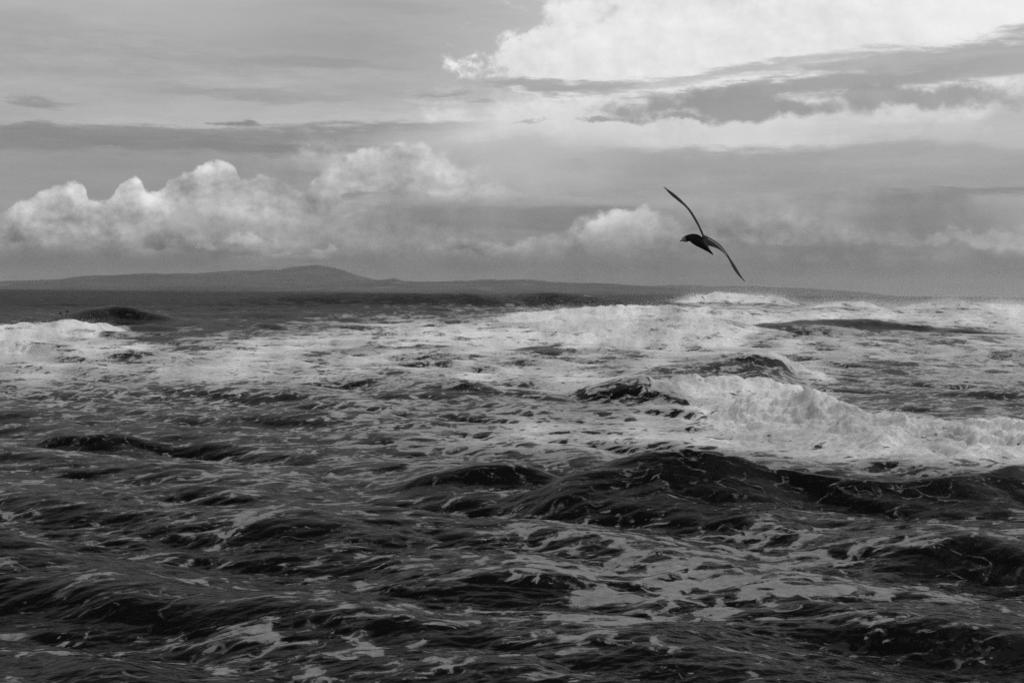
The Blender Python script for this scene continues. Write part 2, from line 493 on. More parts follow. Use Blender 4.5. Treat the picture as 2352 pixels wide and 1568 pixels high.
# ---- individual waves: crest pixels with the distance at which each stands
WAVES = [
    # (points (x, y, distance), width towards the camera, width behind, lump height, spray)
    ('left breaker', [(-260, 752, 185), (-60, 742, 190), (35, 737, 195), (90, 728, 198), (135, 725, 200), (180, 729, 203), (225, 742, 207), (262, 762, 210)], 16, 8, 1.2, .12),
    ('left shoulder', [(70, 752, 225), (130, 741, 226), (175, 724, 228), (212, 713, 229), (260, 709, 230), (305, 712, 230), (350, 725, 228), (420, 737, 225), (520, 745, 222), (640, 751, 220), (780, 757, 218)], 7.5, 24, 0, 0, 1.0, 2.4),
    ('outer swell', [(480, 692, 560), (620, 677, 600), (760, 674, 620), (900, 673, 620), (1050, 677, 620), (1180, 679, 640), (1250, 676, 650), (1300, 676, 650), (1360, 683, 640), (1520, 694, 620), (1650, 700, 600)], 20, 60, 0, 0, .8, 2.2),
    ('outer breaker', [(1540, 684, 800), (1620, 672, 820), (1660, 670, 820), (1720, 676, 820), (1790, 681, 800), (1830, 687, 780)], 14, 26, .8, 1.6),
    ('outer right', [(1840, 697, 560), (1890, 691, 560), (1960, 692, 560), (2000, 690, 560), (2040, 698, 560)], 14, 30, .6, 1.2),
    ('outer far right', [(2080, 694, 620), (2140, 687, 640), (2200, 690, 640), (2420, 690, 640)], 14, 30, 1.0, 1.2),
    ('white mound back', [(1130, 732, 320), (1250, 719, 325), (1380, 707, 330), (1480, 700, 330), (1600, 703, 330), (1700, 711, 330), (1790, 726, 325)], 45, 20, 1.1, .25),
    ('white mound front', [(1230, 752, 212), (1330, 744, 214), (1450, 738, 215), (1560, 735, 215), (1650, 744, 212), (1720, 758, 208)], 24, 30, 1.2, .6),
    ('right dark wave', [(1640, 766, 228), (1700, 754, 232), (1800, 749, 234), (1900, 746, 235), (1960, 741, 236), (2010, 743, 236), (2060, 750, 235), (2140, 758, 232), (2300, 764, 230)], 5.5, 14, .12, .15, 1.0, 2.0),
    ('middle bore', [(760, 806, 144), (850, 799, 146), (950, 790, 148), (1060, 784, 149), (1130, 790, 149), (1200, 793, 148), (1300, 796, 147), (1350, 806, 146)], 3.5, 9, .45, .5, .75),
    ('middle ridge', [(780, 908, 80), (880, 893, 80.5), (960, 884, 81), (1050, 870, 81), (1130, 884, 80.5), (1200, 894, 80), (1270, 899, 79), (1330, 894, 79), (1400, 880, 79), (1462, 857, 79), (1495, 861, 79), (1550, 878, 79), (1620, 900, 78)], 3.6, 4.5, .09, .15, .22),
    ('middle ridge white', [(1480, 872, 81), (1540, 868, 82), (1640, 868, 83), (1740, 866, 84), (1810, 872, 84), (1850, 892, 83)], 4.0, 5, .5, .7, 0),
    ('middle ridge behind', [(1380, 868, 93), (1500, 848, 95), (1600, 830, 97), (1700, 811, 98), (1750, 804, 98), (1790, 814, 98), (1830, 840, 97)], 5.5, 7, .12, .35, .42),
    ('middle spray ridge', [(1690, 822, 100), (1760, 806, 100.5), (1800, 814, 100.5), (1845, 836, 100), (1900, 864, 98), (1980, 888, 95)], 3.5, 5, .5, 1.8, 0),
    ('white tongue', [(1640, 915, 70), (1740, 902, 71), (1850, 903, 70), (1900, 930, 66), (1980, 957, 63), (2080, 970, 61), (2180, 976, 60), (2260, 972, 60), (2330, 968, 60), (2480, 975, 60)], 6, 4, .75, .8),
    ('dark near wave', [(1240, 1100, 41.5), (1330, 1080, 42), (1420, 1053, 42.5), (1510, 1036, 42.5), (1610, 1037, 42.5), (1700, 1046, 42.5), (1800, 1061, 42.5), (1900, 1083, 42), (2000, 1098, 41.5), (2110, 1106, 41.5), (2200, 1100, 41.5), (2290, 1075, 42), (2350, 1058, 42.5), (2450, 1050, 42.5)], 2.3, 3.2, 0, 0, .85),
    ('small peak', [(1620, 1195, 37), (1700, 1175, 37.5), (1750, 1164, 37.5), (1800, 1172, 37.5), (1850, 1195, 37)], 1.4, 2.2, .06, 0),
    ('near lip', [(930, 1103, 44), (990, 1088, 44.5), (1080, 1081, 44.5), (1200, 1080, 44.5), (1290, 1092, 44)], 1.2, 3, 0, 0),
    ('left lens', [(80, 1002, 57), (130, 988, 57.5), (210, 984, 57.5), (300, 987, 57.5), (400, 1003, 57)], 1.6, 4, 0, 0),
    ('near roll', [(560, 1190, 36), (650, 1170, 36.5), (720, 1156, 37), (800, 1164, 37), (900, 1180, 36.5), (1000, 1200, 36)], 2.0, 2.6, 0, 0),
    ('low right roll', [(1400, 1425, 25.6), (1550, 1385, 26), (1700, 1362, 26.3), (1830, 1358, 26.3), (1950, 1368, 26.2), (2150, 1375, 26), (2400, 1385, 25.6)], 1.5, 2.4, 0, 0),
    ('low left roll', [(20, 1545, 22), (180, 1520, 22.3), (330, 1498, 22.6), (480, 1510, 22.5), (620, 1540, 22)], 1.0, 1.8, 0, 0),
    ('low middle roll', [(1080, 1512, 23), (1220, 1482, 23.4), (1350, 1470, 23.6), (1480, 1480, 23.4), (1600, 1510, 23)], 1.1, 1.8, 0, 0),
    ('left near roll', [(60, 1330, 28.5), (200, 1300, 29), (330, 1290, 29), (480, 1310, 28.5)], 1.6, 2.4, 0, 0),
    ('centre near roll', [(820, 1290, 29.5), (950, 1265, 30), (1080, 1255, 30), (1200, 1268, 30), (1320, 1290, 29.5)], 1.5, 2.4, 0, 0),
    ('right near roll', [(1900, 1250, 33), (2020, 1225, 33.4), (2150, 1205, 33.6), (2300, 1205, 33.6), (2420, 1220, 33)], 1.6, 2.4, 0, 0),
]
acc = np.zeros_like(Z)
lump = np.zeros_like(Z)
spray_w = np.zeros_like(Z)
crest_foam = np.zeros_like(Z)
face = np.zeros_like(Z)
CREST = {}
for name, pts, wf, wb, lm, spw, *dk in WAVES:
    dark = dk[0] if dk else (.75 if lm == 0 else 0.0)
    pw_f = dk[1] if len(dk) > 1 else 1.45                # steepness of the front face
    near = pts[0][2] < 40
    q = np.array([at_dist(*p) for p in pts])
    q[:, 2] = np.maximum(q[:, 2], 0.05)
    if near:
        q[:, 2] *= .42
    q[0, 2] *= .25
    q[-1, 2] *= .25
    CREST[name] = q
    th_k, r_k = np.arctan2(q[:, 0], q[:, 1]), np.hypot(q[:, 0], q[:, 1])
    gap = np.mean(np.diff(th_k))
    tg = np.linspace(th_k[0] - 1.5 * gap, th_k[-1] + 1.5 * gap, 1200)
    rg = np.interp(tg, th_k, r_k)
    hg = np.interp(tg, np.concatenate([[th_k[0] - gap], th_k, [th_k[-1] + gap]]), np.concatenate([[0], q[:, 2], [0]]))
    sg_ = .30 * gap / (tg[1] - tg[0])
    kn = np.exp(-.5 * (np.arange(-int(3 * sg_), int(3 * sg_) + 1) / sg_) ** 2)
    kn /= kn.sum()
    pad = len(kn) // 2
    rg = np.convolve(np.pad(rg, pad, 'edge'), kn, 'valid')
    hg = np.convolve(np.pad(hg, pad), kn, 'valid') * 1.04
    m = 3.5 * max(wf, wb) + 4
    sel = (A2 > tg[0]) & (A2 < tg[-1]) & (R2 > r_k.min() - m) & (R2 < r_k.max() + m)
    x, y = X0[sel], Y0[sel]
    wob = max(wf, 1.5)
    th_ = A2[sel] + .18 * wob / r_k.mean() * perlin(x / (2.3 * wob) + 3.3, y / (2.3 * wob))
    bh = np.interp(th_, tg, hg, 0, 0)
    dr_ = R2[sel] - np.interp(th_, tg, rg) + .30 * wob * perlin(x / (3.1 * wob), y / (5 * wob) + 8.8)
    best, front = np.abs(dr_), dr_ < 0
    prof = np.where(front, np.exp(-(best / wf) ** pw_f), np.exp(-(best / wb) ** 1.15))
    hgt = np.maximum(bh * prof * (1 + .14 * perlin(x / (1.3 * wob) + 5, y / (1.3 * wob))), 0)
    acc[sel] += hgt ** 4
    band = np.exp(-(best / (np.where(front, wf * 1.5, wb * .9))) ** 2) * np.clip(bh / (.4 * bh.max() + 1e-6), 0, 1)
    if dark:
        band = band * np.where(front, np.exp(-(best / (.35 * wf)) ** 2), 1.0)
    lump[sel] = np.maximum(lump[sel], lm * band)
    spray_w[sel] = np.maximum(spray_w[sel], spw * np.exp(-(best / (.45 * wf + .4)) ** 2) * np.clip(bh / (.5 * bh.max() + 1e-6), 0, 1))
    if dark:
        fm = np.where(front, sstep(best, 0.0, .25 * wf) * np.exp(-(np.maximum(best - wf * .8, 0) / (wf * .6)) ** 2), 0)
        face[sel] = np.maximum(face[sel], dark * fm * np.clip(bh / (.45 * bh.max()), 0, 1))
ridge = acc ** .25
Z = Z * (1 - .45 * np.clip(ridge / .8, 0, 1) * (R2 < 140)) + ridge

# ---- foam cover, read off the photograph every 200 pixels across
COV_Y = [655, 685, 700, 715, 730, 745, 760, 780, 800, 830, 860, 890, 920, 950, 980, 1010, 1040, 1070, 1110, 1150, 1200, 1260, 1320, 1400, 1480, 1568]
COV = np.array([
    [2, 2, 2, 2, 2, 2, 3, 3, 3, 5, 8, 10, 12],
    [2, 2, 2, 2, 2, 10, 15, 10, 12, 25, 30, 30, 30],
    [2, 2, 3, 5, 5, 25, 25, 20, 50, 58, 62, 64, 66],
    [2, 3, 5, 5, 8, 10, 35, 85, 92, 80, 80, 82, 84],
    [3, 3, 3, 15, 30, 40, 70, 95, 97, 95, 95, 95, 95],
    [30, 5, 3, 25, 50, 70, 85, 95, 97, 85, 60, 75, 90],
    [95, 12, 6, 42, 70, 85, 90, 95, 95, 65, 35, 55, 80],
    [97, 70, 45, 80, 85, 85, 90, 95, 95, 75, 62, 62, 70],
    [95, 88, 75, 78, 78, 75, 80, 90, 85, 72, 68, 68, 68],
    [75, 70, 75, 76, 74, 74, 62, 62, 66, 68, 65, 62, 66],
    [66, 62, 66, 70, 72, 74, 75, 74, 85, 75, 50, 58, 60],
    [45, 46, 46, 50, 58, 45, 70, 70, 92, 75, 34, 45, 52],
    [36, 36, 38, 40, 45, 48, 45, 50, 85, 92, 28, 30, 42],
    [26, 26, 30, 32, 34, 45, 65, 55, 75, 97, 72, 27, 32],
    [26, 20, 22, 28, 30, 50, 75, 70, 75, 95, 97, 95, 90],
    [26, 22, 28, 32, 45, 75, 75, 75, 80, 95, 97, 97, 97],
    [28, 28, 30, 34, 38, 50, 60, 60, 62, 82, 92, 97, 95],
    [28, 30, 34, 38, 40, 40, 40, 32, 32, 36, 50, 72, 75],
    [28, 34, 40, 40, 36, 34, 30, 24, 20, 22, 22, 26, 32],
    [28, 30, 32, 36, 36, 38, 30, 25, 22, 22, 26, 30, 30],
    [30, 30, 36, 52, 45, 30, 46, 36, 36, 48, 30, 42, 46],
    [34, 30, 36, 52, 40, 46, 50, 42, 42, 56, 46, 50, 50],
    [30, 28, 30, 30, 30, 46, 52, 60, 60, 56, 50, 46, 42],
    [28, 26, 30, 30, 34, 40, 50, 58, 54, 45, 36, 34, 30],
    [30, 34, 42, 45, 36, 46, 48, 45, 36, 34, 26, 30, 36],
    [30, 30, 30, 44, 36, 36, 40, 40, 40, 30, 26, 36, 36]]) / 100.0


def table(tab, ys, gx, gy):
    u = np.clip(gx / 200.0, 0, 11.999)
    i = u.astype(int)
    fu = u - i
    fu = fu * fu * (3 - 2 * fu)
    w = np.clip(np.interp(gy, ys, np.arange(len(ys))), 0, len(ys) - 1.001)
    j = w.astype(int)
    fw = w - j
    return (tab[j, i] * (1 - fu) + tab[j, i + 1] * fu) * (1 - fw) + (tab[j + 1, i] * (1 - fu) + tab[j + 1, i + 1] * fu) * fw


VX, VY = to_photo(X0 + DX, np.maximum(Y0 + DY, 3), Z)   # where the moving surface appears
# the table is read with a wavering edge so that foam fields have no straight borders
jx = 60 * fbm(X0 / (.035 * R2 + .6), Y0 / (.10 * R2 + 1.5), 3)
jy = (9 + .022 * np.clip(GY_ - 670, 0, 900)) * fbm(X0 / (.05 * R2 + .8), Y0 / (.16 * R2 + 2), 3, .5, 40)
cov = table(COV, COV_Y, np.where(inview, VX, np.clip(GX_, 0, 2352)) + jx, np.where(inview, VY, GY_) + jy)
cov = cov + .10 * fbm(X0 / 5.0, Y0 / 9.0, 3, .55, 11) * (cov < .9)
slope = np.gradient(Z, axis=0) / np.gradient(rows)[:, None]
slo_z = sstep(slope, .04, .50)                          # faces turned to the camera have shed their foam
cov = cov - .34 * slo_z * (cov < .92) * sstep(R2, 25, 60)
cov = np.maximum(cov, np.clip(lump * 2.4, 0, .97) * (lump > .05))
cov = cov * (1 - .97 * np.clip(face * 1.1, 0, 1))
cov = cov - .12 * (1 - sstep(R2, 40, 62))
cov = np.clip(cov, 0, 1)
# old foam is a thin film, fresh whitewater dense; the foreground dimming is painted in
thick_dim = np.clip(sstep(cov, .45, .95) * .75 + .25 * sstep(R2, 35, 90), 0, 1)
thick_dim = thick_dim * (1 - .35 * (1 - sstep(R2, 24, 60))) * np.clip(.86 + .42 * fbm(X0 / (.03 * R2 + .5), Y0 / (.05 * R2 + .8), 4, .6, 70), .35, 1.1)  # darker towards the viewer: a dim foreground put into the foam colour

# ---- tumbling lumps of whitewater
wl = np.clip(R2 * .030, 1.1, 9.0)
wlq = 2.0 ** np.round(np.log2(wl))
white = np.clip(np.maximum(lump, .22 * sstep(cov, .80, .97) * np.clip(R2 / 60, .5, 2.5)), 0, 3)
bil = np.zeros_like(Z)
for q_ in np.unique(wlq):
    s_ = (wlq == q_) & (white > .01)
    if s_.any():
        bil[s_] = billow(X0[s_] / q_ + .3 * perlin(X0[s_] / q_, Y0[s_] / q_), Y0[s_] / (q_ * 1.3), 5, .50, q_)
Z = Z + white * (bil - .55) * 1.15
DY = DY - white * (bil - .4) * .8

P = np.stack([X0 + DX, Y0 + DY, Z], -1)
idx = np.arange(NR * NA).reshape(NR, NA)
F = np.stack([idx[:-1, :-1], idx[:-1, 1:], idx[1:, 1:], idx[1:, :-1]], -1).reshape(-1, 4)

# ---- water and foam material
m_sea, T, out = material('sea_water_and_foam')
geo = T.n.new('ShaderNodeNewGeometry')
POS = geo.outputs['Position']


def fattr(name):
    k = T.n.new('ShaderNodeAttribute')
    k.attribute_name = name
    return k.outputs['Fac']


a_cov, a_thk_dim = fattr('foam_cover'), fattr('foam_thickness_dim')
a_dst = fattr('reach')
flat = T.v('MULTIPLY', POS, (1, 1, .35))
warp = T.n.new('ShaderNodeTexNoise')
T.put(warp.inputs['Vector'], flat)
warp.inputs['Scale'].default_value = .55
warp.inputs['Detail'].default_value = 3
wv = T.v('MULTIPLY', T.v('SUBTRACT', warp.outputs['Color'], (.5, .5, .5)), (1.9, 1.9, .5))
pw = T.v('ADD', flat, wv)
n1 = T.rng(T.noise(pw, .85, 8, .66), .30, .70, 0, 1, 'LINEAR')
rot = T.n.new('ShaderNodeVectorRotate')
rot.rotation_type = 'Z_AXIS'
T.put(rot.inputs['Vector'], pw)
rot.inputs['Angle'].default_value = math.radians(-9)
n2 = T.rng(T.noise(T.v('MULTIPLY', rot.outputs[0], (.42, 2.6, 1.0)), 1.0, 6, .64), .30, .70, 0, 1, 'LINEAR')
vor = T.n.new('ShaderNodeTexVoronoi')
vor.feature = 'DISTANCE_TO_EDGE'
T.put(vor.inputs['Vector'], T.v('ADD', pw, T.v('MULTIPLY', wv, (.5, .5, 0))))
vor.inputs['Scale'].default_value = 1.15
lace = T.rng(vor.outputs['Distance'], 0.0, .42, 0, 1, 'LINEAR')
n3 = T.rng(T.noise(flat, 4.6, 6, .74), .30, .70, 0, 1, 'LINEAR')
pat = T.mad(n1, .36, T.mad(n2, .30, T.mad(lace, .30, T.mul(n3, .18))))      # about 0.1 .. 1.0
nf = T.rng(T.noise(T.v('MULTIPLY', POS, (.20, .10, .3)), 1.0, 7, .62), .30, .70, 0, 1, 'LINEAR')
pat = T.rng(T.mix(pat, T.mad(nf, .62, T.mul(n1, .45)), T.rng(a_dst, 60, 170)), .31, .78, 0, 1, 'LINEAR')
edge = T.sub(a_cov, pat)
fw_ = T.rng(a_dst, 60, 200, .07, .24)
foam = T.rng(T.mad(T.sub(n3, .5), .58, T.sub(edge, T.mul(T.rng(a_dst, 110, 50), .05))), T.mul(fw_, -1.0), T.mul(fw_, 1.3))
foam = T.mul(T.mul(foam, T.rng(a_cov, .02, .16)), T.mad(T.noise(T.v('MULTIPLY', flat, (2.2, 5.0, 2.0)), 1.0, 4, .6), .80, .52))      # mottled, half dissolved in places
near_f = T.rng(a_dst, 130, 60)
# flecks and threads round the patches
flk = T.rng(T.noise(T.v('MULTIPLY', rot.outputs[0], (3.2, 8.5, 3.0)), 1.0, 3, .6), .30, .70, 0, 1, 'LINEAR')
fleck = T.mul(T.rng(T.mad(edge, .85, T.sub(.30, flk)), -.03, .06), T.rng(edge, -.42, -.05, 0, .8))
vor2 = T.n.new('ShaderNodeTexVoronoi')
vor2.feature = 'DISTANCE_TO_EDGE'
T.put(vor2.inputs['Vector'], T.v('MULTIPLY', T.v('ADD', pw, T.v('MULTIPLY', wv, (.9, .9, 0))), (.60, .80, .5)))
vor2.inputs['Scale'].default_value = .9
thr = T.mul(T.rng(vor2.outputs['Distance'], .040, .008), T.mul(T.rng(n3, .35, .70), T.mul(T.rng(n1, .75, .45), T.m('MAXIMUM', T.rng(a_cov, .10, .42, 0, .65), T.mul(fattr('wave_face'), .5)))))
strk = T.rng(T.noise(T.v('MULTIPLY', rot.outputs[0], (.55, 7.5, 1.5)), 1.0, 5, .66), .56, .72)
strk = T.mul(strk, T.mul(T.rng(edge, -.25, .05), .28))
small = T.mul(T.m('MAXIMUM', T.m('MAXIMUM', fleck, thr), strk), near_f)
thin = T.mul(T.rng(edge, -.25, .25, .0, .20), T.rng(n2, .9, .2, .2, 1.0))    # dissolved milky film
fmask = T.m('MAXIMUM', T.m('MAXIMUM', foam, small), thin, clamp=True)
# ripples
rp1 = T.noise(T.v('MULTIPLY', T.v('ADD', POS, T.v('MULTIPLY', wv, (.5, .5, 0))), (1.5, 2.1, 1.2)), 1.0, 4, .55)
rp2 = T.noise(T.v('MULTIPLY', POS, (6, 9, 5)), 1.0, 3, .55)
rp3 = T.noise(T.v('MULTIPLY', POS, (.22, .30, .4)), 1.0, 5, .6)
hgt = T.mad(rp1, .10, T.mad(rp2, .020, T.mul(T.mul(rp3, 1.3), T.rng(a_dst, 240, 600))))
bw_ = T.n.new('ShaderNodeBump')
bw_.inputs['Strength'].default_value = .55
bw_.inputs['Distance'].default_value = 1.0
T.put(bw_.inputs['Height'], hgt)
# dark body of the water under a reflection scaled down below its Fresnel strength
fres = T.n.new('ShaderNodeFresnel')
fres.inputs['IOR'].default_value = 1.333
T.l.new(bw_.outputs[0], fres.inputs['Normal'])
gl = T.n.new('ShaderNodeBsdfGlossy')
gl.inputs['Color'].default_value = (1, 1, 1, 1)
gl.inputs['Roughness'].default_value = .07
T.l.new(bw_.outputs[0], gl.inputs['Normal'])
bd = T.n.new('ShaderNodeBsdfDiffuse')
bd.inputs['Color'].default_value = (.004, .004, .004, 1)
water = T.n.new('ShaderNodeMixShader')
# far off, the steeper unresolved wavelets lower the mean reflectance
T.put(water.inputs[0], T.mul(T.rng(fres.outputs[0], .07, .50, .002, .215, 'LINEAR'), T.rng(a_dst, 150, 600, 1.0, .68)))
T.l.new(bd.outputs[0], water.inputs[1])
T.l.new(gl.outputs[0], water.inputs[2])
fh = T.mad(n3, .10, T.mad(n1, .14, T.mul(T.noise(flat, 14.0, 3, .6), .02)))
bf = T.n.new('ShaderNodeBump')
bf.inputs['Strength'].default_value = .4
bf.inputs['Distance'].default_value = 1.0
T.put(bf.inputs['Height'], fh)
alb = T.mul(T.mad(a_thk_dim, .64, .25), T.rng(n3, 0, 1, .62, 1.16, 'LINEAR'))  # foam colour from real thickness plus the painted foreground dimming
col = T.n.new('ShaderNodeCombineColor')
for i in range(3):
    T.put(col.inputs[i], alb)
white_b = principled(T, col.outputs[0], .75)
white_b.inputs['Specular IOR Level'].default_value = .15
T.l.new(bf.outputs[0], white_b.inputs['Normal'])
mx = T.n.new('ShaderNodeMixShader')
T.put(mx.inputs[0], fmask)
T.l.new(water.outputs[0], mx.inputs[1])
T.l.new(white_b.outputs[0], mx.inputs[2])
T.l.new(mx.outputs[0], out.inputs['Surface'])

sea = mesh_object('sea', P.reshape(-1, 3), F, m_sea)
attr(sea, 'foam_cover', cov)
attr(sea, 'foam_thickness_dim', thick_dim)
attr(sea, 'reach', R2)
attr(sea, 'wave_face', np.clip(face, 0, 1))
sea['kind'] = 'structure'
sea['label'] = 'rough grey sea with breaking waves and drifting white foam'
sea['category'] = 'sea'

# ================================================================== far shore
def hill(name, pts, dist, depth, mat, label):
    xs = np.linspace(pts[0][0], pts[-1][0], 700)
    ys = np.interp(xs, [p[0] for p in pts], [p[1] for p in pts])
    crest = np.array([at_dist(x, y, dist) for x, y in zip(xs, ys)])
    h = np.maximum(crest[:, 2], 0)
    # rows from the shore up to the crest and down behind it
    prof = [(-1.0, -.02), (-.97, .10), (-.85, .26), (-.68, .40), (-.5, .56), (-.33, .73), (-.18, .88), (-.07, .97), (0, 1.0), (.1, .9), (.4, .4), (.8, -.02)]
    V = []
    for t, f in prof:
        x = crest[:, 0] * (1 + t * depth / dist)
        y = crest[:, 1] + t * depth
        rug = fbm(x / 420.0 + dist, y / 420.0, 4, .55)
        tree = billow(x / 46.0 + dist, y / 46.0, 3, .6)
        z = h * f * (1 + .10 * rug * (1 - abs(t))) + (2.0 * tree + 3.0 * rug) * (f > .05) * np.clip(h / 25, 0, 1) + (-2 if f < 0 else 0)
        V.append(np.stack([x, y, z], -1))
    V = np.array(V)
    nr, nc = V.shape[:2]
    ix = np.arange(nr * nc).reshape(nr, nc)
    Fh = np.stack([ix[:-1, :-1], ix[:-1, 1:], ix[1:, 1:], ix[1:, :-1]], -1).reshape(-1, 4)
    o = mesh_object(name, V.reshape(-1, 3), Fh, mat)
    o['kind'] = 'structure'
    o['label'] = label
    return o


m_hill, T, out = material('wooded_hill')
geo = T.n.new('ShaderNodeNewGeometry')
pos = geo.outputs['Position']
nw = T.noise(T.v('MULTIPLY', pos, (.004, .004, .02)), 1.0, 6, .65)
fld = T.rng(T.noise(T.v('MULTIPLY', pos, (.0022, .0009, .022)), 1.0, 3, .5), .64, .70)
c_ = T.mad(fld, .05, T.rng(nw, .3, .7, .02, .06))
cc = T.n.new('ShaderNodeCombineColor')
for i in range(3):
    T.put(cc.inputs[i], c_)
bh_ = principled(T, cc.outputs[0], .9)
T.l.new(bh_.outputs[0], out.inputs['Surface'])
hill('hill', [(-500, 655), (-100, 648), (35, 645), (150, 640), (250, 633), (400, 628), (550, 624), (650, 618), (700, 614.5), (735, 614.5), (770, 619), (830, 634), (880, 643), (960, 650), (1050, 660), (1150, 672)], 9500, 1500, m_hill,
     'tallest hill on the far shore with a rounded summit')
hill('foreshore', [(-600, 652), (-100, 648), (35, 645.5), (110, 642), (180, 637), (230, 633), (330, 630), (430, 629), (520, 632), (570, 636), (640, 645), (720, 648), (784, 647), (867, 645.5), (905, 641.5), (925, 647), (1000, 647), (1060, 644), (1100, 641.5), (1180, 642.5), (1260, 648), (1400, 654), (1550, 662), (1700, 672), (1800, 684)], 7600, 900, m_hill,
     'low wooded foreshore running along the horizon below the hill')
hill('far_ridge', [(1000, 672), (1200, 660), (1400, 656), (1600, 655), (1800, 660), (1950, 668), (2100, 684)], 13500, 1500, m_hill,
     'faint low ridge on the right of the horizon')

# ================================================================== haze
m_haze, T, out = material('sea_haze')
pv = T.n.new('ShaderNodeVolumePrincipled')
pv.inputs['Color'].default_value = (.85, .85, .85, 1)
pv.inputs['Density'].default_value = 3.2e-5
pv.inputs['Anisotropy'].default_value = 0.0
T.l.new(pv.outputs[0], out.inputs['Volume'])
xa, xb, ya, yb, za, zb = -19000, 19000, -400, 18500, -5.0, 210.0
hv = [(x, y, z) for z in (za, zb) for y in (ya, yb) for x in (xa, xb)]
hf = [(0, 2, 3, 1), (4, 5, 7, 6), (0, 1, 5, 4), (2, 6, 7, 3), (0, 4, 6, 2), (1, 3, 7, 5)]
haze = mesh_object('haze', hv, hf, m_haze, False)
haze['kind'] = 'stuff'
haze['label'] = 'thin grey sea haze between the camera and the far shore'

# ================================================================== spray
TET = np.array([(1, 1, 1), (-1, -1, 1), (-1, 1, -1), (1, -1, -1)], dtype=np.float32) / 1.73
TETF = np.array([(0, 1, 2), (0, 3, 1), (0, 2, 3), (1, 3, 2)], dtype=np.int32)


def droplets(name, pts, size, mat, label):
    n = len(pts)
    ang3 = RNG.normal(size=(n, 4))
    ang3 /= np.linalg.norm(ang3, axis=1)[:, None]
    w_, x_, y_, z_ = ang3.T
    Rm = np.stack([1 - 2 * (y_ * y_ + z_ * z_), 2 * (x_ * y_ - z_ * w_), 2 * (x_ * z_ + y_ * w_),
                   2 * (x_ * y_ + z_ * w_), 1 - 2 * (x_ * x_ + z_ * z_), 2 * (y_ * z_ - x_ * w_),
                   2 * (x_ * z_ - y_ * w_), 2 * (y_ * z_ + x_ * w_), 1 - 2 * (x_ * x_ + y_ * y_)], -1).reshape(n, 3, 3)
    V = np.einsum('nij,kj->nki', Rm, TET) * size[:, None, None] + pts[:, None, :]
    Fq = (TETF[None] + 4 * np.arange(n)[:, None, None]).reshape(-1, 3)
    o = mesh_object(name, V.reshape(-1, 3), Fq, mat, False)
    o['kind'] = 'stuff'
    o['label'] = label
    return o


m_spray, T, out = material('spray_drops')
sb = T.n.new('ShaderNodeBsdfDiffuse')
sb.inputs['Color'].default_value = (.86, .86, .86, 1)
st = T.n.new('ShaderNodeBsdfTranslucent')
st.inputs['Color'].default_value = (.86, .86, .86, 1)
sm = T.n.new('ShaderNodeMixShader')
sm.inputs[0].default_value = .5
T.l.new(sb.outputs[0], sm.inputs[1])
T.l.new(st.outputs[0], sm.inputs[2])
T.l.new(sm.outputs[0], out.inputs['Surface'])

drr = np.gradient(rows)[:, None] * np.ones_like(R2)
wgt = (spray_w * np.sqrt(drr * R2) * inview * (.25 + np.clip(fbm(X0 / (.02 * R2), Y0 / (.02 * R2), 3) + .3, 0, 2))).ravel()
wgt /= wgt.sum()
NS = 80000
pick = RNG.choice(wgt.size, NS, p=wgt)
base = P.reshape(-1, 3)[pick]
rr = R2.ravel()[pick]
up = RNG.exponential(1.0, NS) ** 1.25 * (.03 + .0012 * rr)
sp_ = base + np.stack([RNG.normal(0, 1, NS) * (.05 + .003 * rr) + up * .35, RNG.normal(0, 1, NS) * (.1 + .004 * rr), up], -1)
droplets('spray', sp_, rr * RNG.uniform(.00006, .00022, NS), m_spray, 'white spray thrown up along the breaking crests')
# blown spray hanging over the outer breakers on the right
NM = 95000
mxp = 1640 + 900 * RNG.beta(1.6, 1.1, NM)
mdist = RNG.uniform(480, 980, NM)
mp = np.array([at_dist(a, 690, b) for a, b in zip(mxp, mdist)])
mp[:, 2] = 1.0 + RNG.exponential(6.0, NM) * (.4 + .8 * (mxp - 1640) / 900)
droplets('blown_spray', mp, mdist * RNG.uniform(.00005, .00013, NM), m_spray, 'pale veil of blown spray over the far breakers at right')

# ================================================================== gull
def cr(pts, n):
    """smooth curve through rows of values"""
    pts = np.asarray(pts, float)
    t = np.linspace(0, len(pts) - 1, n)
    o = []
    for v_ in t:
        i = min(int(v_), len(pts) - 2)
        f = v_ - i
        p0, p1, p2, p3 = pts[max(i - 1, 0)], pts[i], pts[i + 1], pts[min(i + 2, len(pts) - 1)]
        o.append(.5 * (2 * p1 + (p2 - p0) * f + (2 * p0 - 5 * p1 + 4 * p2 - p3) * f * f + (3 * p1 - p0 - 3 * p2 + p3) * f ** 3))
    return np.array(o)


BD = 15.0
PXM = BD / FPX
wing_u = np.array([0.75, 0, 0.66])                       # the bird's own up, banked over
# x, y, depth, chord (m), visible breadth (px)
WING_A = [(1616, 546, 0.0, .17, 8), (1610, 531, .03, .17, 7), (1600, 511, .05, .165, 10), (1589, 492, .05, .16, 10), (1576, 475, .02, .145, 9), (1558, 458, -.06, .12, 12), (1541, 444, -.14, .09, 11), (1524, 429, -.22, .02, 2)]
WING_B = [(1613, 549, 0.0, .17, 26), (1628, 555, .03, .17, 24), (1647, 564, .05, .165, 18), (1662, 577, .05, .16, 12), (1673, 592, .02, .145, 9), (1684, 610, -.06, .13, 12.5), (1696, 629, -.14, .10, 10), (1711, 647, -.22, .02, 2)]


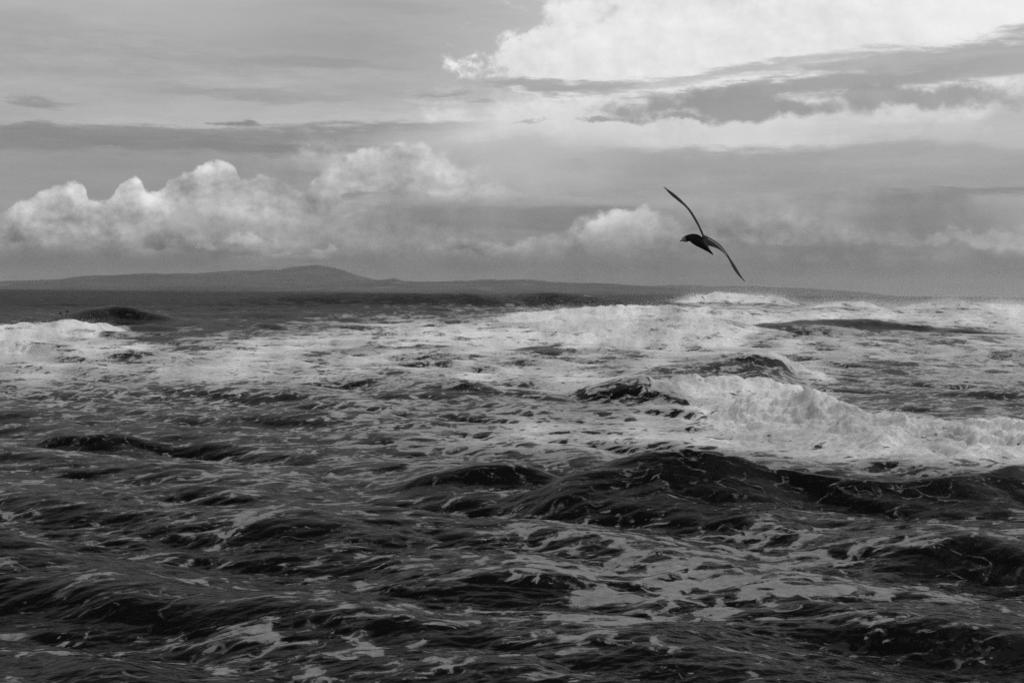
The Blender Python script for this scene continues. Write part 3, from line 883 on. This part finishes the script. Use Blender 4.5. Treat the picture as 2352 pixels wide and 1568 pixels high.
def wing(rowsw):
    c = cr(rowsw, 30)
    Vw = []
    K = 10
    for i, (x, y, dz, ch, br) in enumerate(c):
        ctr = at_dist(x, y, BD + dz)
        j, k = max(i - 1, 0), min(i + 1, len(c) - 1)
        tang = np.array([c[k][0] - c[j][0], 0, -(c[k][1] - c[j][1])])
        tang /= np.linalg.norm(tang)
        nrm = np.cross(tang, [0, 1, 0])
        if nrm @ wing_u < 0:
            nrm = -nrm
        vis = max(br * PXM - .012, .004)
        sn = min(vis / ch, .75)
        cd = np.array([0, math.sqrt(1 - sn * sn), 0]) - nrm * sn * -1.0
        up_ = np.cross(cd, tang)
        up_ /= np.linalg.norm(up_)
        if up_ @ nrm < 0:
            up_ = -up_
        th = .020 * (ch / .17) ** .7 + .003
        for q in range(K):
            a_ = 2 * math.pi * q / K
            u_ = .5 * math.cos(a_)
            camber = .10 * ch * (.25 - u_ * u_)
            Vw.append(ctr + cd * ch * u_ + up_ * (math.sin(a_) * th * .5 * (1.15 - .5 * (-u_ + .5)) + camber))
    n = len(c)
    Fw = [(i * K + q, i * K + (q + 1) % K, (i + 1) * K + (q + 1) % K, (i + 1) * K + q) for i in range(n - 1) for q in range(K)]
    return np.array(Vw), Fw, [list(range(K))[::-1], [(n - 1) * K + q for q in range(K)]]


# x, y, depth, radius across the wing plane (px), radius along it (px)
BODY = [(1636, 582, -.17, 1.2, 9), (1628, 575, -.13, 3.5, 9), (1620, 567, -.09, 7.5, 9), (1610, 558, -.03, 11, 12), (1600, 551, .03, 12.5, 13), (1591, 547, .08, 10.5, 11),
        (1583, 546, .12, 7.5, 8), (1577, 548, .145, 7.6, 8), (1571, 550, .165, 6.4, 6.6), (1567, 552.5, .175, 3.2, 3.2)]
bc = cr(BODY, 28)
bv, KB = [], 14
for i, (x, y, dz, r1, r2) in enumerate(bc):
    ctr = at_dist(x, y, BD + dz)
    nx = at_dist(bc[min(i + 1, 27)][0], bc[min(i + 1, 27)][1], BD + bc[min(i + 1, 27)][2])
    pv_ = at_dist(bc[max(i - 1, 0)][0], bc[max(i - 1, 0)][1], BD + bc[max(i - 1, 0)][2])
    ax = (nx - pv_) / np.linalg.norm(nx - pv_)
    e1 = wing_u - ax * (wing_u @ ax)
    e1 /= np.linalg.norm(e1)
    e2 = np.cross(ax, e1)
    for q in range(KB):
        a_ = 2 * math.pi * q / KB
        bv.append(ctr + e1 * math.cos(a_) * r1 * PXM + e2 * math.sin(a_) * r2 * PXM)
bfc = [(i * KB + q, i * KB + (q + 1) % KB, (i + 1) * KB + (q + 1) % KB, (i + 1) * KB + q) for i in range(27) for q in range(KB)]
bfc += [list(range(KB))[::-1], [27 * KB + q for q in range(KB)]]
allv, allf = list(bv), list(bfc)
for wr in (WING_A, WING_B):
    vv, ff, caps = wing(wr)
    o_ = len(allv)
    allv += list(vv)
    allf += [tuple(k + o_ for k in f) for f in ff] + [[k + o_ for k in f] for f in caps]
anchor = at_dist(1608, 555, BD)
gm = bpy.data.meshes.new('gull_cage')
gm.from_pydata([tuple(np.array(p) - anchor) for p in allv], [], [tuple(f) for f in allf])
bmg = bmesh.new()
bmg.from_mesh(gm)
bmesh.ops.recalc_face_normals(bmg, faces=bmg.faces)
bmg.to_mesh(gm)
bmg.free()
tmp = bpy.data.objects.new('gull_cage', gm)
scene.collection.objects.link(tmp)
rm = tmp.modifiers.new('skin', 'REMESH')
rm.mode = 'VOXEL'
rm.voxel_size = .0042
rm.use_smooth_shade = True
smo = tmp.modifiers.new('soft', 'SMOOTH')
smo.factor = .5
smo.iterations = 2
dg = bpy.context.evaluated_depsgraph_get()
bmesh_body = bpy.data.meshes.new_from_object(tmp.evaluated_get(dg))
bpy.data.objects.remove(tmp)
bmesh_body.name = 'body'

m_gull, T, out = material('gull_backlit_plumage')
pa = T.n.new('ShaderNodeAttribute')
pa.attribute_name = 'pale'
cg = T.n.new('ShaderNodeCombineColor')
gv = T.mad(pa.outputs['Fac'], .30, T.rng(T.noise(T.n.new('ShaderNodeNewGeometry').outputs['Position'], 60, 3, .6), .3, .7, .004, .010))  # near-black base: the backlit silhouette is painted into the plumage
for i in range(3):
    T.put(cg.inputs[i], gv)
gb = principled(T, cg.outputs[0], .8)
gb.inputs['Specular IOR Level'].default_value = .15
T.l.new(gb.outputs[0], out.inputs['Surface'])
m_beak, T, out = material('horn')
T.l.new(principled(T, .12, .5).outputs[0], out.inputs['Surface'])
m_eye, T, out = material('dark_eye')
T.l.new(principled(T, .01, .2).outputs[0], out.inputs['Surface'])

gull = bpy.data.objects.new('gull', None)
scene.collection.objects.link(gull)
gull.location = anchor
gull['label'] = 'gull coloured dark as if backlit, banking on outstretched wings above the breakers'
gull['category'] = 'gull'
body = bpy.data.objects.new('body', bmesh_body)
scene.collection.objects.link(body)
body.parent = gull
bmesh_body.materials.append(m_gull)
co = np.zeros(len(bmesh_body.vertices) * 3, np.float32)
bmesh_body.vertices.foreach_get('co', co)
co = co.reshape(-1, 3)
hd = at_dist(1573, 549, BD + .16) - anchor
pale = 1 - sstep(np.linalg.norm(co - hd, axis=1), .03, .06)
edge_l = cr([at_dist(x, y, BD + d - .05) - anchor + wing_u * .010 for x, y, d in ((1628, 549, 0), (1645, 559, 0), (1660, 575, 0), (1668, 586, 0))], 40)
dl = np.min(np.linalg.norm(co[:, None, [0, 2]] - edge_l[None][:, :, [0, 2]], axis=2), axis=1)
pale = np.maximum(pale, .5 * (1 - sstep(dl, .004, .010)))
attr(body, 'pale', pale)


def lathe(name, pts, rad, mat, parent, k=10):
    pts = [np.asarray(p) for p in pts]
    ax = pts[-1] - pts[0]
    ax = ax / np.linalg.norm(ax)
    e1 = np.cross(ax, [0.3, .2, 1.0])
    e1 /= np.linalg.norm(e1)
    e2 = np.cross(ax, e1)
    V = [p + (e1 * math.cos(2 * math.pi * q / k) + e2 * math.sin(2 * math.pi * q / k)) * r for p, r in zip(pts, rad) for q in range(k)]
    F_ = [(i * k + q, i * k + (q + 1) % k, (i + 1) * k + (q + 1) % k, (i + 1) * k + q) for i in range(len(pts) - 1) for q in range(k)]
    o = mesh_object(name, V, F_, mat)
    o.parent = parent
    return o


hdir = (at_dist(1566, 552.5, BD + .185) - at_dist(1577, 547.5, BD + .145))
hdir /= np.linalg.norm(hdir)
b0 = at_dist(1568, 551.2, BD + .172) - anchor
dn = -wing_u
lathe('beak', [b0 - hdir * .01, b0 + hdir * .008, b0 + hdir * .018, b0 + hdir * .027 + dn * .003, b0 + hdir * .031 + dn * .006], [.011, .010, .009, .006, .001], m_beak, gull)
side = np.cross(hdir, wing_u)
side /= np.linalg.norm(side)
ec = at_dist(1572, 548.6, BD + .16) - anchor + wing_u * .006
for sg in (-1, 1):
    e0 = ec + side * sg * .019
    lathe('eye', [e0 - side * .004, e0 - side * .0028, e0, e0 + side * .0028, e0 + side * .004], [.0006, .003, .0042, .003, .0006], m_eye, gull, 8)

# ================================================================== two people in the water
m_suit, T, out = material('wetsuit')
T.l.new(principled(T, .012, .6).outputs[0], out.inputs['Surface'])
m_skin, T, out = material('skin_and_hair')
T.l.new(principled(T, .03, .6).outputs[0], out.inputs['Surface'])


def person(px, py_head, dist, lean, label):
    top = at_dist(px, py_head, dist)
    seat = top[2] - .86
    J = [(0, 0, 0, .155, .12), (0, .02, .20, .14, .105), (0, .03 + lean * .4, .40, .165, .115), (0, .02 + lean * .8, .53, .11, .085), (0, lean, .60, .052, .052),      # pelvis .. neck
         (0, lean - .02, .67, .068, .078), (0, lean - .02, .75, .076, .092), (0, lean - .01, .82, .055, .065),                                                     # head
         (.17, lean * .7, .50, .062, .06), (.23, -.05, .27, .048, .046), (.17, -.22, .12, .036, .034), (.14, -.29, .07, .034, .022),
         (-.17, lean * .7, .50, .062, .06), (-.23, -.05, .27, .048, .046), (-.17, -.22, .12, .036, .034), (-.14, -.29, .07, .034, .022),
         (.12, -.06, -.04, .10, .10), (.27, -.36, -.14, .072, .072), (.28, -.34, -.52, .045, .045), (.28, -.46, -.58, .035, .03),
         (-.12, -.06, -.04, .10, .10), (-.27, -.36, -.14, .072, .072), (-.28, -.34, -.52, .045, .045), (-.28, -.46, -.58, .035, .03)]
    E = [(0, 1), (1, 2), (2, 3), (3, 4), (4, 5), (5, 6), (6, 7), (3, 8), (8, 9), (9, 10), (10, 11), (3, 12), (12, 13), (13, 14), (14, 15),
         (0, 16), (16, 17), (17, 18), (18, 19), (0, 20), (20, 21), (21, 22), (22, 23)]
    me = bpy.data.meshes.new('person')
    me.from_pydata([j[:3] for j in J], E, [])
    ob = bpy.data.objects.new('person', me)
    scene.collection.objects.link(ob)
    sk = ob.modifiers.new('skin', 'SKIN')
    for vtx, j in zip(me.skin_vertices[0].data if me.skin_vertices else [], J):
        vtx.radius = j[3:5]
    if not me.skin_vertices:
        me.update()
    su = ob.modifiers.new('soft', 'SUBSURF')
    su.levels = su.render_levels = 2
    return ob, me, J, (top[0], top[1], seat), label


def finish_person(ob, me, J, loc, label):
    if not me.skin_vertices:
        bm_ = bmesh.new()
        bm_.from_mesh(me)
        lay_ = bm_.verts.layers.skin.verify()
        for vtx, j in zip(bm_.verts, J):
            vtx[lay_].radius = j[3:5]
            vtx[lay_].use_root = (vtx.index == 0)
        bm_.to_mesh(me)
        bm_.free()
    d_ = bpy.context.evaluated_depsgraph_get()
    nm = bpy.data.meshes.new_from_object(ob.evaluated_get(d_))
    nm.polygons.foreach_set('use_smooth', np.ones(len(nm.polygons), dtype=bool))
    bpy.data.objects.remove(ob)
    root = bpy.data.objects.new('person', nm)
    scene.collection.objects.link(root)
    nm.materials.append(m_suit)
    nm.materials.append(m_skin)
    for p_ in nm.polygons:
        if p_.center[2] > .585:
            p_.material_index = 1
    root.location = loc
    root['label'] = label
    root['category'] = 'person'
    root['group'] = 'two dark figures in the water behind the left breaker'
    return root


for args in ((139, 713.5, 238, .12, 'small dark figure low in the water behind the left breaker, nearer the edge'),
             (154.5, 709.5, 238, .02, 'small dark figure sitting taller in the water, closer to the dark curling wave')):
    finish_person(*person(*args))
